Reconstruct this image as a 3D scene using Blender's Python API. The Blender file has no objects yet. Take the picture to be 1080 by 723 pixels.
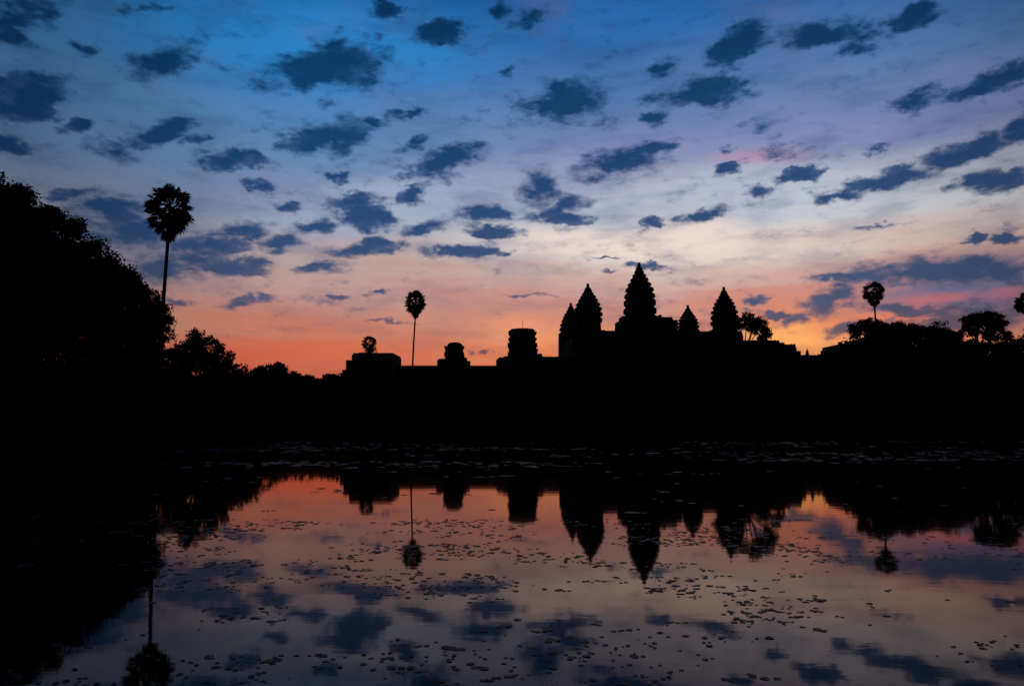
import bpy, math, random
import numpy as np
from mathutils import Vector, noise as mnoise

random.seed(7)
rng = np.random.default_rng(7)
sc = bpy.context.scene
R = math.radians

# ------------------------------------------------------------------ camera
EYE = 1.86
PITCH = R(5.5)
cam_data = bpy.data.cameras.new('camera')
cam_data.sensor_fit = 'HORIZONTAL'
cam_data.sensor_width = 36.0
cam_data.lens = 36.0 * 800 / 1080
cam_data.clip_start = 0.1
cam_data.clip_end = 12000
cam = bpy.data.objects.new('camera', cam_data)
cam.location = (0, 0, EYE)
cam.rotation_euler = (math.pi / 2 + PITCH, 0, 0)
sc.collection.objects.link(cam)
sc.camera = cam

sc.view_settings.view_transform = 'Standard'
sc.view_settings.look = 'None'
sc.view_settings.gamma = 1.0
sc.view_settings.use_curve_mapping = False
sc.view_settings.exposure = 0.0
sc.render.engine = 'CYCLES'
sc.cycles.max_bounces = 3
sc.cycles.diffuse_bounces = 1
sc.cycles.glossy_bounces = 2
sc.cycles.transparent_max_bounces = 4


def ray(px, py):
    """direction (y = 1) towards a bearing given as a pixel of the 1080 x 723 photograph"""
    dx = (px - 540) / 800
    dy = (361.5 - py) / 800
    d = Vector((dx, math.cos(PITCH) - dy * math.sin(PITCH), math.sin(PITCH) + dy * math.cos(PITCH)))
    return d


def at(px, py, Y):
    d = ray(px, py)
    t = Y / d.y
    return Vector((d.x * t, Y, EYE + d.z * t))


def X_at(px, Y):
    return at(px, 400, Y).x


def Z_at(px, py, Y):
    return at(px, py, Y).z


def lin(c):
    out = []
    for v in c:
        v = v / 255.0
        out.append(v / 12.92 if v <= 0.04045 else ((v + 0.055) / 1.055) ** 2.4)
    return out


# ------------------------------------------------------------------ the dawn sky (world)
world = bpy.data.worlds.new('World')
sc.world = world
world.use_nodes = True
wn = world.node_tree.nodes
wl = world.node_tree.links
wn.clear()


class NG:
    """small helper that writes node graphs in topological order"""
    def __init__(s, nt):
        s.n = nt.nodes
        s.l = nt.links

    def inp(s, sock, v):
        if isinstance(v, bpy.types.NodeSocket):
            s.l.new(v, sock)
        else:
            sock.default_value = v

    def math(s, op, a, b=None, c=None, clamp=False):
        n = s.n.new('ShaderNodeMath')
        n.operation = op
        n.use_clamp = clamp
        s.inp(n.inputs[0], a)
        if b is not None:
            s.inp(n.inputs[1], b)
        if c is not None:
            s.inp(n.inputs[2], c)
        return n.outputs[0]

    def vmath(s, op, a, b=None):
        n = s.n.new('ShaderNodeVectorMath')
        n.operation = op
        s.inp(n.inputs[0], a)
        if b is not None:
            s.inp(n.inputs[1], b)
        return n.outputs['Value'] if op in ('LENGTH', 'DOT_PRODUCT') else n.outputs[0]

    def comb(s, x, y, z=0.0):
        n = s.n.new('ShaderNodeCombineXYZ')
        s.inp(n.inputs[0], x)
        s.inp(n.inputs[1], y)
        s.inp(n.inputs[2], z)
        return n.outputs[0]

    def sep(s, v):
        n = s.n.new('ShaderNodeSeparateXYZ')
        s.inp(n.inputs[0], v)
        return n.outputs

    def noise(s, v, scale, detail=4, rough=0.5, col=False):
        n = s.n.new('ShaderNodeTexNoise')
        s.inp(n.inputs['Vector'], v)
        n.inputs['Scale'].default_value = scale
        n.inputs['Detail'].default_value = detail
        n.inputs['Roughness'].default_value = rough
        return n.outputs['Color' if col else 'Fac']

    def mapping(s, v, loc, rot, scl, kind='POINT'):
        n = s.n.new('ShaderNodeMapping')
        n.vector_type = kind
        s.inp(n.inputs['Vector'], v)
        n.inputs['Location'].default_value = loc
        n.inputs['Rotation'].default_value = rot
        n.inputs['Scale'].default_value = scl
        return n.outputs[0]

    def rng(s, v, a, b, c, d, smooth=False):
        n = s.n.new('ShaderNodeMapRange')
        n.interpolation_type = 'SMOOTHSTEP' if smooth else 'LINEAR'
        s.inp(n.inputs[0], v)
        for i, x in enumerate((a, b, c, d)):
            n.inputs[i + 1].default_value = x
        return n.outputs[0]

    def ramp(s, v, stops):
        n = s.n.new('ShaderNodeValToRGB')
        s.inp(n.inputs[0], v)
        cr = n.color_ramp
        while len(cr.elements) > 1:
            cr.elements.remove(cr.elements[-1])
        cr.elements[0].position = stops[0][0]
        cr.elements[0].color = (*lin(stops[0][1]), 1)
        for p, c in stops[1:]:
            e = cr.elements.new(p)
            e.color = (*lin(c), 1)
        return n.outputs[0]

    def mix(s, f, a, b, mode='MIX'):
        n = s.n.new('ShaderNodeMix')
        n.data_type = 'RGBA'
        n.blend_type = mode
        s.inp(n.inputs[0], f)
        s.inp(n.inputs[6], a)
        s.inp(n.inputs[7], b)
        return n.outputs[2]


def uv_of(px, py):
    d = ray(px, py)
    return math.degrees(math.atan2(d.x, d.y)), math.degrees(math.asin(d.z / d.length))


def ellipse(cx, cy, rx, ry, ang):
    """a cloud's bearing, angular half sizes and tilt in the sky, in degrees"""
    c, s_ = math.cos(R(ang)), math.sin(R(ang))
    u0, v0 = uv_of(cx, cy)
    u1, v1 = uv_of(cx + rx * c, cy - rx * s_)
    u2, v2 = uv_of(cx - ry * s_, cy - ry * c)
    a = math.hypot(u1 - u0, v1 - v0)
    b = math.hypot(u2 - u0, v2 - v0)
    return u0, v0, a, b, math.atan2(v1 - v0, u1 - u0)


g = NG(world.node_tree)
tc = wn.new('ShaderNodeTexCoord').outputs['Generated']
sx, sy, sz = g.sep(tc)
DEG = 57.29578
U = g.math('MULTIPLY', g.math('ARCTAN2', sx, sy), DEG)
V = g.math('MULTIPLY', g.math('ARCSINE', g.math('MINIMUM', g.math('MAXIMUM', sz, -0.9999), 0.9999)), DEG)
P = g.comb(U, V, 0.0)
# high thin streaks bend the gradient
streak_v = g.mapping(P, (3.1, 0, 0), (0, 0, R(-3)), (0.028, 0.30, 1))
streak = g.noise(streak_v, 1.0, 5, 0.55)
streak2 = g.noise(g.mapping(P, (9, 4, 2), (0, 0, R(-8)), (0.05, 0.13, 1)), 1.0, 4, 0.55)
Vb = g.math('MULTIPLY_ADD', g.math('SUBTRACT', streak, 0.5), 3.2, V)
Vb = g.math('MULTIPLY_ADD', g.math('SUBTRACT', streak2, 0.5), 6.0, Vb)
streak3 = g.noise(g.mapping(P, (2, 8, 6), (0, 0, R(-2)), (0.05, 0.9, 1)), 1.0, 4, 0.6)
lowf = g.math('MULTIPLY', g.rng(V, 11, 15, 1.0, 0.25, True), 3.4)
Vb = g.math('MULTIPLY_ADD', g.math('SUBTRACT', streak3, 0.5), lowf, Vb)
Vn = g.math('DIVIDE', Vb, 90.0, clamp=True)
d90 = lambda v: v / 90.0
skyL = g.ramp(Vn, [(d90(0), (185, 72, 50)), (d90(4), (208, 102, 72)), (d90(6), (202, 126, 102)), (d90(8.5), (190, 146, 136)),
                   (d90(11), (184, 162, 158)), (d90(14), (142, 150, 174)), (d90(18), (106, 138, 178)), (d90(22), (80, 132, 186)),
                   (d90(26), (46, 116, 180)), (d90(30), (18, 88, 152)), (d90(38), (8, 56, 110)), (d90(60), (3, 22, 52)), (d90(90), (2, 12, 30))])
skyR = g.ramp(Vn, [(d90(0), (205, 90, 55)), (d90(4), (236, 138, 86)), (d90(6), (222, 134, 100)), (d90(8.5), (206, 142, 128)),
                   (d90(11), (214, 186, 176)), (d90(14), (204, 206, 210)), (d90(17), (164, 166, 190)), (d90(20), (124, 136, 182)), (d90(24), (82, 120, 176)),
                   (d90(28), (36, 94, 156)), (d90(31), (14, 74, 134)), (d90(38), (8, 50, 100)), (d90(60), (3, 22, 52)), (d90(90), (2, 12, 30))])
side = g.rng(U, -18, 12, 0, 1, True)
sky = g.mix(side, skyL, skyR)
# coloured lights low over the sunrise
GLOW = [  # px, py, rx, ry, tilt, colour, amount
    (1040, 303, 160, 42, 0, (98, 106, 146), .95),
    (120, 250, 130, 60, 0, (84, 118, 162), .6),
    (330, 50, 200, 60, 0, (40, 136, 206), .7),
    (640, 20, 150, 40, 0, (44, 120, 190), .5),
    (430, 215, 180, 34, 10, (168, 182, 206), .65),
    (838, 352, 56, 24, 0, (255, 176, 100), 1.0),
    (900, 350, 60, 14, 0, (252, 150, 100), .6),
    (935, 338, 50, 10, 5, (250, 135, 95), .9),
    (985, 315, 40, 9, 5, (218, 112, 108), .65),
    (1062, 310, 42, 10, 0, (208, 110, 114), .55),
    (1060, 362, 50, 16, 0, (240, 140, 110), .8),
    (560, 352, 80, 18, 0, (246, 156, 106), .65),
    (810, 168, 60, 13, 6, (196, 140, 168), .55),
    (680, 256, 230, 26, 0, (240, 222, 210), .9),
    (760, 205, 220, 26, 8, (192, 200, 216), .6),
    (330, 300, 150, 16, 0, (192, 160, 160), .45),
    (360, 372, 120, 18, 0, (214, 106, 76), .3),
]
jit = g.noise(g.mapping(P, (0, 0, 5), (0, 0, 0), (0.12, 0.45, 1)), 1.0, 4, 0.6, col=True)
jitv = g.vmath('MULTIPLY', g.vmath('SUBTRACT', jit, (0.5, 0.5, 0.5)), (9.0, 3.6, 0.0))
Pg = g.vmath('ADD', P, jitv)
for (cx, cy, rx, ry, ang, colr, amt) in GLOW:
    u0, v0, a, b, th = ellipse(cx, cy, rx, ry, ang)
    dl = g.vmath('LENGTH', g.mapping(Pg, (u0, v0, 0), (0, 0, th), (a, b, 1), 'TEXTURE'))
    f = g.rng(dl, 0.25, 1.35, amt, 0.0, True)
    sky = g.mix(f, sky, (*lin(colr), 1))
# faint mottling of the high haze
mot = g.noise(g.mapping(P, (1, 7, 3), (0, 0, R(-15)), (0.11, 0.2, 1)), 1.0, 6, 0.6)
sky = g.mix(g.rng(mot, 0.48, 0.76, 0.0, 0.32, True), sky, (*lin((110, 100, 138)), 1))

# clouds, each with its own bearing, size and tilt (px, py, rx, ry, tilt, thickness)
CL = [
    (172, 64, 40, 17, 20, 1), (85, 52, 18, 9, 0, .6), (348, 68, 56, 24, 12, 1), (322, 84, 44, 12, 12, .9), (350, 105, 18, 8, 0, .5),
    (465, 36, 32, 13, 10, .9), (405, 13, 22, 9, 0, .5), (28, 104, 42, 24, 5, .95), (85, 135, 22, 10, 15, .55), (12, 150, 22, 12, 0, .6),
    (165, 140, 42, 14, 18, .9), (120, 160, 40, 15, 0, .5), (205, 150, 20, 9, 10, .45), (350, 143, 50, 15, 14, 1), (392, 128, 14, 10, 0, .8), (245, 173, 32, 11, 10, .8),
    (278, 196, 22, 8, 0, .6), (355, 186, 15, 6, 0, .5), (466, 173, 44, 13, 20, .95), (438, 150, 24, 8, 15, .5), (432, 206, 20, 9, 25, .75),
    (372, 208, 28, 9, 8, .8), (385, 228, 28, 13, -5, .95), (300, 220, 20, 8, 0, .6), (255, 240, 32, 9, 5, 1), (235, 258, 35, 10, 0, .75),
    (298, 253, 30, 11, 5, .95), (328, 240, 22, 8, 10, .85), (235, 278, 52, 11, 0, .85), (385, 260, 42, 7, 4, .95), (340, 282, 36, 7, 8, .65),
    (455, 237, 32, 9, 8, .9), (508, 229, 36, 10, 8, .75), (515, 243, 34, 7, 0, .85), (490, 267, 40, 5, 0, .95), (78, 203, 28, 9, 0, .6),
    (120, 225, 56, 20, 0, .72), (135, 245, 58, 20, 0, .78), (165, 285, 60, 18, 0, .68), (200, 262, 50, 16, 0, .6), (10, 20, 60, 30, 10, .55), (150, 8, 40, 8, 0, .4), (250, 320, 46, 7, 5, .65), (185, 320, 30, 7, 0, .5),
    (430, 120, 28, 7, 5, .35), (535, 75, 15, 8, 0, .4), (597, 106, 46, 23, 8, 1), (555, 20, 38, 11, 20, .45), (530, 8, 8, 14, 0, .55),
    (693, 70, 18, 11, 10, .75), (778, 50, 42, 15, 32, 1), (870, 36, 46, 14, 8, 1), (900, 52, 32, 12, 0, .45), (968, 18, 38, 9, 10, .95),
    (738, 97, 46, 14, 5, 1), (695, 122, 26, 10, 20, .4), (655, 173, 54, 16, 12, 1), (690, 160, 26, 8, 15, .9), (570, 198, 22, 18, -20, 1), (592, 218, 30, 11, 8, .95),
    (596, 232, 34, 6, 0, .6), (795, 201, 18, 9, 0, .95), (765, 180, 22, 7, 12, .7), (850, 182, 30, 8, 12, .65), (740, 228, 28, 8, 18, .75),
    (688, 234, 13, 6, 0, .85), (945, 188, 46, 9, 10, 1), (890, 205, 36, 9, 12, .7), (962, 107, 32, 12, 12, .95), (1036, 92, 50, 12, 18, 1), (1080, 80, 20, 12, 15, 1),
    (1022, 158, 52, 12, 20, 1), (1075, 136, 26, 13, 20, 1), (1048, 192, 40, 12, 6, .95), (1026, 252, 14, 5, 0, .75), (1065, 251, 18, 5, 0, .85),
    (925, 155, 25, 5, 12, .55), (770, 155, 12, 6, 0, .5), (925, 238, 34, 4, 8, .5), (690, 281, 22, 4, 0, .9), (645, 287, 14, 3, 0, .5),
    (985, 287, 130, 14, 3, .85), (1060, 290, 60, 16, 0, .85), (890, 292, 70, 7, 3, .5), (873, 318, 34, 13, 20, .8), (832, 336, 30, 9, 20, .5),
    (950, 325, 70, 8, -3, .7), (1030, 332, 75, 14, 0, .85), (985, 344, 60, 9, 0, .7), (800, 316, 13, 6, 15, .85), (816, 331, 22, 4, 0, 1),
    (900, 347, 36, 9, 10, .7), (362, 312, 13, 3, 5, .7), (394, 308, 15, 4, 5, .8), (500, 368, 9, 3, 0, .6), (517, 367, 8, 3, 0, .6), (560, 313, 40, 3, 2, .35),
    (420, 338, 60, 2.5, 0, .3), (640, 270, 40, 2.5, 0, .3),
]
w1 = g.noise(g.mapping(P, (0, 0, 1), (0, 0, 0), (0.28, 0.42, 1)), 1.0, 3, 0.55, col=True)
w2 = g.noise(g.mapping(P, (0, 0, 9), (0, 0, 0), (1.0, 1.5, 1)), 1.0, 4, 0.6, col=True)
warp = g.vmath('MULTIPLY', g.vmath('SUBTRACT', w1, (0.5, 0.5, 0.5)), (3.4, 1.7, 0))
warp2 = g.vmath('MULTIPLY', g.vmath('SUBTRACT', w2, (0.5, 0.5, 0.5)), (1.7, 1.0, 0))
Pc = g.vmath('ADD', g.vmath('ADD', P, warp), warp2)
pcx, pcy, _pz = g.sep(Pc)
dens = g.math('MULTIPLY', pcx, 0.0)
dens = g.math('ADD', dens, -2.5)
for (cx, cy, rx, ry, ang, th_) in CL:
    u0, v0, a, b, th = ellipse(cx, cy, rx, ry, ang)
    dl = g.vmath('LENGTH', g.mapping(g.comb(pcx, pcy, dens), (u0, v0, 0), (0, 0, th), (a * 1.22, b * 1.29, 1e5), 'TEXTURE'))   # the running density rides along with no weight
    dens = g.math('MAXIMUM', g.math('MULTIPLY_ADD', dl, -0.95, 0.42 + 0.70 * (.22 + .78 * th_)), dens)
# clouds outside the part of the sky that was photographed
gen = g.noise(g.mapping(P, (4, 2, 0), (0, 0, R(-14)), (0.07, 0.13, 1)), 1.0, 4, 0.5)
outside = g.math('MAXIMUM', g.rng(g.math('ABSOLUTE', U), 35, 40, 0, 1, True), g.rng(V, 30.5, 34, 0, 1, True))
gen = g.math('MULTIPLY', g.rng(gen, 0.48, 0.68, -0.4, 1.0), outside)
dens = g.math('MAXIMUM', dens, gen)
fb = g.noise(g.mapping(P, (0, 0, 13), (0, 0, R(-16)), (0.45, 0.95, 1)), 1.0, 8, 0.64)
fb2 = g.noise(g.mapping(P, (7, 0, 3), (0, 0, R(-16)), (0.16, 0.6, 1)), 1.0, 6, 0.6)
veil = g.math('MULTIPLY', g.rng(dens, -0.9, 0.35, 0.0, 0.45, True), g.rng(fb2, 0.44, 0.68, 0.1, 1.0, True))
near = g.rng(dens, -0.45, 0.15, 0.1, 1.0, True)
both = g.math('MULTIPLY_ADD', g.math('SUBTRACT', fb, 0.5), 1.85, g.math('MULTIPLY', g.math('SUBTRACT', fb2, 0.5), 0.9))
dens = g.math('MULTIPLY_ADD', both, near, dens)
soft = g.rng(g.noise(g.mapping(P, (3, 3, 17), (0, 0, 0), (0.13, 0.2, 1)), 1.0, 2, 0.5), 0.35, 0.65, 0.6, 1.3)
alpha = g.rng(g.math('DIVIDE', g.math('ADD', dens, 0.08), soft), 0.0, 0.78, 0.0, 0.96, True)
alpha = g.math('MAXIMUM', alpha, veil)
Vc = g.math('DIVIDE', V, 90.0, clamp=True)
cloudcol = g.ramp(Vc, [(d90(2), (120, 70, 70)), (d90(6), (92, 80, 98)), (d90(8), (60, 78, 112)), (d90(11), (40, 72, 114)), (d90(14), (20, 64, 112)),
                       (d90(18), (8, 60, 108)), (d90(24), (3, 54, 98)), (d90(30), (2, 42, 78)), (d90(45), (3, 22, 46)), (d90(90), (1, 8, 22))])
cloudedge = g.ramp(Vc, [(d90(2), (190, 105, 85)), (d90(8), (136, 108, 118)), (d90(11), (106, 104, 128)), (d90(14), (78, 98, 136)), (d90(22), (44, 88, 138)), (d90(30), (16, 66, 116)), (d90(60), (3, 18, 40))])
inner = g.noise(g.mapping(P, (1, 9, 23), (0, 0, R(-16)), (0.5, 1.1, 1)), 1.0, 6, 0.62)
core = g.math('MULTIPLY_ADD', g.math('SUBTRACT', inner, 0.5), -1.8, dens)
ccol = g.mix(g.rng(core, -0.15, 0.8, 0, 1, True), cloudedge, cloudcol)
col = g.mix(alpha, sky, ccol)
# the west, behind the viewer, is still night
az = g.rng(g.math('ABSOLUTE', U), 34, 52, 1.0, 0.004, True)
az2 = g.rng(g.math('ABSOLUTE', g.math('SUBTRACT', U, 4)), 18, 40, 1.0, 0.52, True)  # lens vignette put into the sky colour, dimming it towards both sides
up = g.rng(V, 27, 50, 1.0, 0.1, True)
fall = g.math('MULTIPLY', g.math('MULTIPLY', az, az2), up)
fall = g.math('MULTIPLY', fall, g.rng(V, -4, 0, 0.02, 1.0))
col = g.vmath('SCALE', col)
col.node.inputs['Scale'].default_value = 1.0
wl.new(fall, col.node.inputs['Scale'])
nish = wn.new('ShaderNodeTexSky')
nish.sky_type = 'NISHITA'
nish.sun_disc = False
nish.sun_elevation = R(-4.0)
nish.sun_rotation = R(20.0)
bg2 = wn.new('ShaderNodeBackground')
wl.new(nish.outputs[0], bg2.inputs[0])
bg2.inputs[1].default_value = 0.05
bg = wn.new('ShaderNodeBackground')
wl.new(col, bg.inputs[0])
bg.inputs[1].default_value = 1.0
addsh = wn.new('ShaderNodeAddShader')
wl.new(bg.outputs[0], addsh.inputs[0])
wl.new(bg2.outputs[0], addsh.inputs[1])
wo = wn.new('ShaderNodeOutputWorld')
wl.new(addsh.outputs[0], wo.inputs[0])
world.cycles.sampling_method = 'NONE'


# ------------------------------------------------------------------ materials
def material(name, c1, c2, rough=0.9, scale=3.0, bump=0.0, spec=0.3, bscale=None):
    m = bpy.data.materials.new(name)
    m.use_nodes = True
    nt = m.node_tree
    k = NG(nt)
    b = nt.nodes['Principled BSDF']
    tcn = nt.nodes.new('ShaderNodeTexCoord').outputs['Object']
    n1 = k.noise(tcn, scale, 6, 0.6)
    b_in = k.mix(k.rng(n1, 0.3, 0.7, 0, 1), (*c1, 1), (*c2, 1))
    nt.links.new(b_in, b.inputs['Base Color'])
    b.inputs['Roughness'].default_value = rough
    b.inputs['Specular IOR Level'].default_value = spec
    if bump:
        bn = nt.nodes.new('ShaderNodeBump')
        bn.inputs['Distance'].default_value = bump
        bn.inputs['Strength'].default_value = 0.8
        nt.links.new(k.noise(tcn, bscale or scale * 3, 5, 0.6), bn.inputs['Height'])
        nt.links.new(bn.outputs[0], b.inputs['Normal'])
    return m


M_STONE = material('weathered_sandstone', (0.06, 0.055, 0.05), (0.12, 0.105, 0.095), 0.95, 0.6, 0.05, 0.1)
M_ROOF = material('dark_stone_vault', (0.05, 0.045, 0.04), (0.09, 0.08, 0.07), 0.95, 0.8, 0.05, 0.1)
M_METAL = material('dull_metal', (0.2, 0.2, 0.2), (0.25, 0.25, 0.25), 0.5, 5)
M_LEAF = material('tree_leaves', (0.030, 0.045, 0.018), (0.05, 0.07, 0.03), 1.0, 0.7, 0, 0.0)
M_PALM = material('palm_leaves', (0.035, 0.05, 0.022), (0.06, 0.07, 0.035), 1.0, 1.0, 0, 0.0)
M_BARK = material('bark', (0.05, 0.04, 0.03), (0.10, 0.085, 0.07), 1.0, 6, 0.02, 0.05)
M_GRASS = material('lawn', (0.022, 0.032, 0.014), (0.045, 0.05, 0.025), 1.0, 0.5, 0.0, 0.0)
M_PAD = material('lily_leaf', (0.025, 0.04, 0.02), (0.05, 0.035, 0.025), 0.45, 9, 0.0, 0.06)

M_PAD.node_tree.nodes['Principled BSDF'].inputs['Specular Tint'].default_value = (1.0, 0.82, 0.72, 1)

# water
M_WATER = bpy.data.materials.new('pond_water')
M_WATER.use_nodes = True
nt = M_WATER.node_tree
k = NG(nt)
nt.nodes.remove(nt.nodes['Principled BSDF'])
murk = nt.nodes.new('ShaderNodeBsdfDiffuse')                       # silty brown water under reflections tinted warm by the gloss colour
murk.inputs['Color'].default_value = (0.02, 0.015, 0.012, 1)
gloss = nt.nodes.new('ShaderNodeBsdfGlossy')
gloss.inputs['Color'].default_value = (0.97, 0.77, 0.71, 1)
gloss.inputs['Roughness'].default_value = 0.03
fres = nt.nodes.new('ShaderNodeFresnel')
fres.inputs['IOR'].default_value = 1.22
mixs = nt.nodes.new('ShaderNodeMixShader')
nt.links.new(fres.outputs[0], mixs.inputs[0])
nt.links.new(murk.outputs[0], mixs.inputs[1])
nt.links.new(gloss.outputs[0], mixs.inputs[2])
nt.links.new(mixs.outputs[0], nt.nodes['Material Output'].inputs['Surface'])
wt = nt.nodes.new('ShaderNodeTexCoord').outputs['Object']
h1 = k.noise(k.mapping(wt, (0, 0, 0), (0, 0, R(12)), (0.9, 2.2, 1)), 1.0, 3, 0.5)
h2 = k.noise(k.mapping(wt, (5, 0, 0), (0, 0, R(-20)), (7, 11, 1)), 1.0, 2, 0.5)
calm = k.noise(k.mapping(wt, (0, 9, 0), (0, 0, 0), (0.12, 0.3, 1)), 1.0, 3, 0.5)
hh = k.math('MULTIPLY_ADD', k.math('MULTIPLY', h2, 0.05), k.rng(calm, 0.4, 0.65, 0.3, 1.0), k.math('MULTIPLY', h1, 0.5))
bn = nt.nodes.new('ShaderNodeBump')
bn.inputs['Strength'].default_value = 1.0
bn.inputs['Distance'].default_value = 0.0018
nt.links.new(hh, bn.inputs['Height'])
nt.links.new(bn.outputs[0], gloss.inputs['Normal'])
nt.links.new(bn.outputs[0], fres.inputs['Normal'])


# ------------------------------------------------------------------ helpers
def tag(o, label=None, cat=None, group=None, kind=None):
    if label:
        o['label'] = label
    if cat:
        o['category'] = cat
    if group:
        o['group'] = group
    if kind:
        o['kind'] = kind
    return o


def empty(name, loc, label, cat, group=None):
    o = bpy.data.objects.new(name, None)
    o.empty_display_size = 0.5
    o.location = loc
    sc.collection.objects.link(o)
    return tag(o, label, cat, group)


class MB:
    def __init__(s):
        s.v = []
        s.f = []

    def add(s, vs, fs):
        n = len(s.v)
        s.v.extend([tuple(p) for p in vs])
        s.f.extend([tuple(i + n for i in f) for f in fs])

    def box(s, cx, cy, z0, z1, hx, hy, rot=0.0, taper=1.0):
        c, q = math.cos(rot), math.sin(rot)
        vs = []
        for z, t in ((z0, 1.0), (z1, taper)):
            for a, b_ in ((-1, -1), (1, -1), (1, 1), (-1, 1)):
                x, y = a * hx * t, b_ * hy * t
                vs.append((cx + x * c - y * q, cy + x * q + y * c, z))
        s.add(vs, [(3, 2, 1, 0), (4, 5, 6, 7), (0, 1, 5, 4), (1, 2, 6, 5), (2, 3, 7, 6), (3, 0, 4, 7)])

    def rings(s, rings, cap=True):
        n = len(rings[0])
        vs = [p for r in rings for p in r]
        fs = []
        for i in range(len(rings) - 1):
            for j in range(n):
                a, b_ = i * n + j, i * n + (j + 1) % n
                fs.append((a, b_, b_ + n, a + n))
        if cap:
            fs.append(tuple(range(n - 1, -1, -1)))
            fs.append(tuple(range((len(rings) - 1) * n, len(rings) * n)))
        s.add(vs, fs)

    def tube(s, pts, rad, n=7):
        rings = []
        for i, p in enumerate(pts):
            p = Vector(p)
            a = Vector(pts[max(i - 1, 0)])
            b_ = Vector(pts[min(i + 1, len(pts) - 1)])
            d = (b_ - a).normalized()
            u = d.cross(Vector((0.13, 0.97, 0.21))).normalized()
            w = d.cross(u)
            rings.append([p + (u * math.cos(t) + w * math.sin(t)) * rad[i] for t in [2 * math.pi * j / n for j in range(n)]])
        s.rings(rings)

    def build(s, name, mat, parent=None, smooth=False, off=None):
        me = bpy.data.meshes.new(name)
        off = Vector((0, 0, 0))
        up_ = parent
        while up_ is not None:
            off += up_.location
            up_ = up_.parent
        me.from_pydata([(p[0] - off[0], p[1] - off[1], p[2] - off[2]) for p in s.v], [], s.f)
        me.materials.append(mat)
        if smooth:
            me.polygons.foreach_set('use_smooth', [True] * len(me.polygons))
        o = bpy.data.objects.new(name, me)
        sc.collection.objects.link(o)
        if parent is not None:
            o.parent = parent
        return o


def np_mesh(name, verts, faces, mat, parent=None, off=(0, 0, 0)):
    """verts (n,3) and faces (m,k) as arrays"""
    me = bpy.data.meshes.new(name)
    v = (np.asarray(verts, dtype=np.float32) - np.asarray(off, dtype=np.float32))
    f = np.asarray(faces, dtype=np.int32)
    me.vertices.add(len(v))
    me.vertices.foreach_set('co', v.ravel())
    me.loops.add(f.size)
    me.loops.foreach_set('vertex_index', f.ravel())
    me.polygons.add(len(f))
    me.polygons.foreach_set('loop_start', np.arange(0, f.size, f.shape[1], dtype=np.int32))
    me.update(calc_edges=True)
    me.materials.append(mat)
    o = bpy.data.objects.new(name, me)
    sc.collection.objects.link(o)
    if parent is not None:
        o.parent = parent
    return o


def leaves(centers, size, aspect=0.5, droop=0.0):
    """many pointed leaf faces round the centres"""
    n = len(centers)
    a = rng.normal(size=(n, 3))
    a[:, 2] -= droop
    a /= np.linalg.norm(a, axis=1)[:, None]
    b_ = rng.normal(size=(n, 3))
    b_ -= (b_ * a).sum(1)[:, None] * a
    b_ /= np.linalg.norm(b_, axis=1)[:, None]
    s = (size * rng.uniform(0.55, 1.3, n))[:, None]
    v = np.stack([centers - a * s * .5, centers + b_ * s * aspect * .5, centers + a * s * .5, centers - b_ * s * aspect * .5], 1)
    f = np.arange(n * 4).reshape(n, 4)
    return v.reshape(-1, 3), f


# ------------------------------------------------------------------ ground and pond
PX0, PX1, PY0, PY1 = -58.0, 74.0, 3.0, 57.5


def ground_z(x, y):
    # distance outside the pond rectangle, with a wandering edge
    w = 0.5 * mnoise.noise(Vector((x * .15, y * .15, 3))) + 0.22 * mnoise.noise(Vector((x * .8, y * .8, 7)))
    dx = max(PX0 - x, x - PX1)
    dy = max(PY0 - y, y - PY1)
    d = max(dx, dy) + w
    if d < -1.5:
        return -0.7
    base = 0.28 if y < 15 else 0.42
    t = min(max((d + 1.5) / 3.0, 0), 1)
    t = t * t * (3 - 2 * t)
    z = -0.7 + (base + 0.7) * t
    if d > 1.5:
        z += min((d - 1.5) / 40, 1) * 0.25 + 0.05 * mnoise.noise(Vector((x * .2, y * .2, 1)))
    return z


def axis(vals):
    out = []
    for a, b_, st in vals:
        n = max(1, int(round((b_ - a) / st)))
        out += [a + (b_ - a) * i / n for i in range(n)]
    out.append(vals[-1][1])
    return out


gx = axis([(-6000, -600, 900), (-600, -90, 85), (-90, -62, 4), (-62, -54, .8), (-54, 70, 1.5), (70, 78, .8), (78, 120, 6), (120, 600, 80), (600, 6000, 900)])
gy = axis([(-6000, -600, 900), (-600, -30, 95), (-30, -4, 4), (-4, 6, .6), (6, 54, 3), (54, 62, .5), (62, 120, 3), (120, 600, 60), (600, 8000, 900)])
vs = [(x, y, ground_z(x, y)) for y in gy for x in gx]
nx = len(gx)
fs = [(j * nx + i, j * nx + i + 1, (j + 1) * nx + i + 1, (j + 1) * nx + i) for j in range(len(gy) - 1) for i in range(nx - 1)]
gm = MB()
gm.add(vs, fs)
go = gm.build('ground', M_GRASS, smooth=True)
tag(go, 'dark flat lawn round the pond and under the temple', 'ground', kind='structure')

wm = MB()
wm.add([(PX0 - 2, PY0 - 2, 0), (PX1 + 2, PY0 - 2, 0), (PX1 + 2, PY1 + 2, 0), (PX0 - 2, PY1 + 2, 0)], [(0, 1, 2, 3)])
wo_ = wm.build('water', M_WATER)
tag(wo_, 'still pond water mirroring the temple and dawn sky', 'water', kind='structure')

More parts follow.
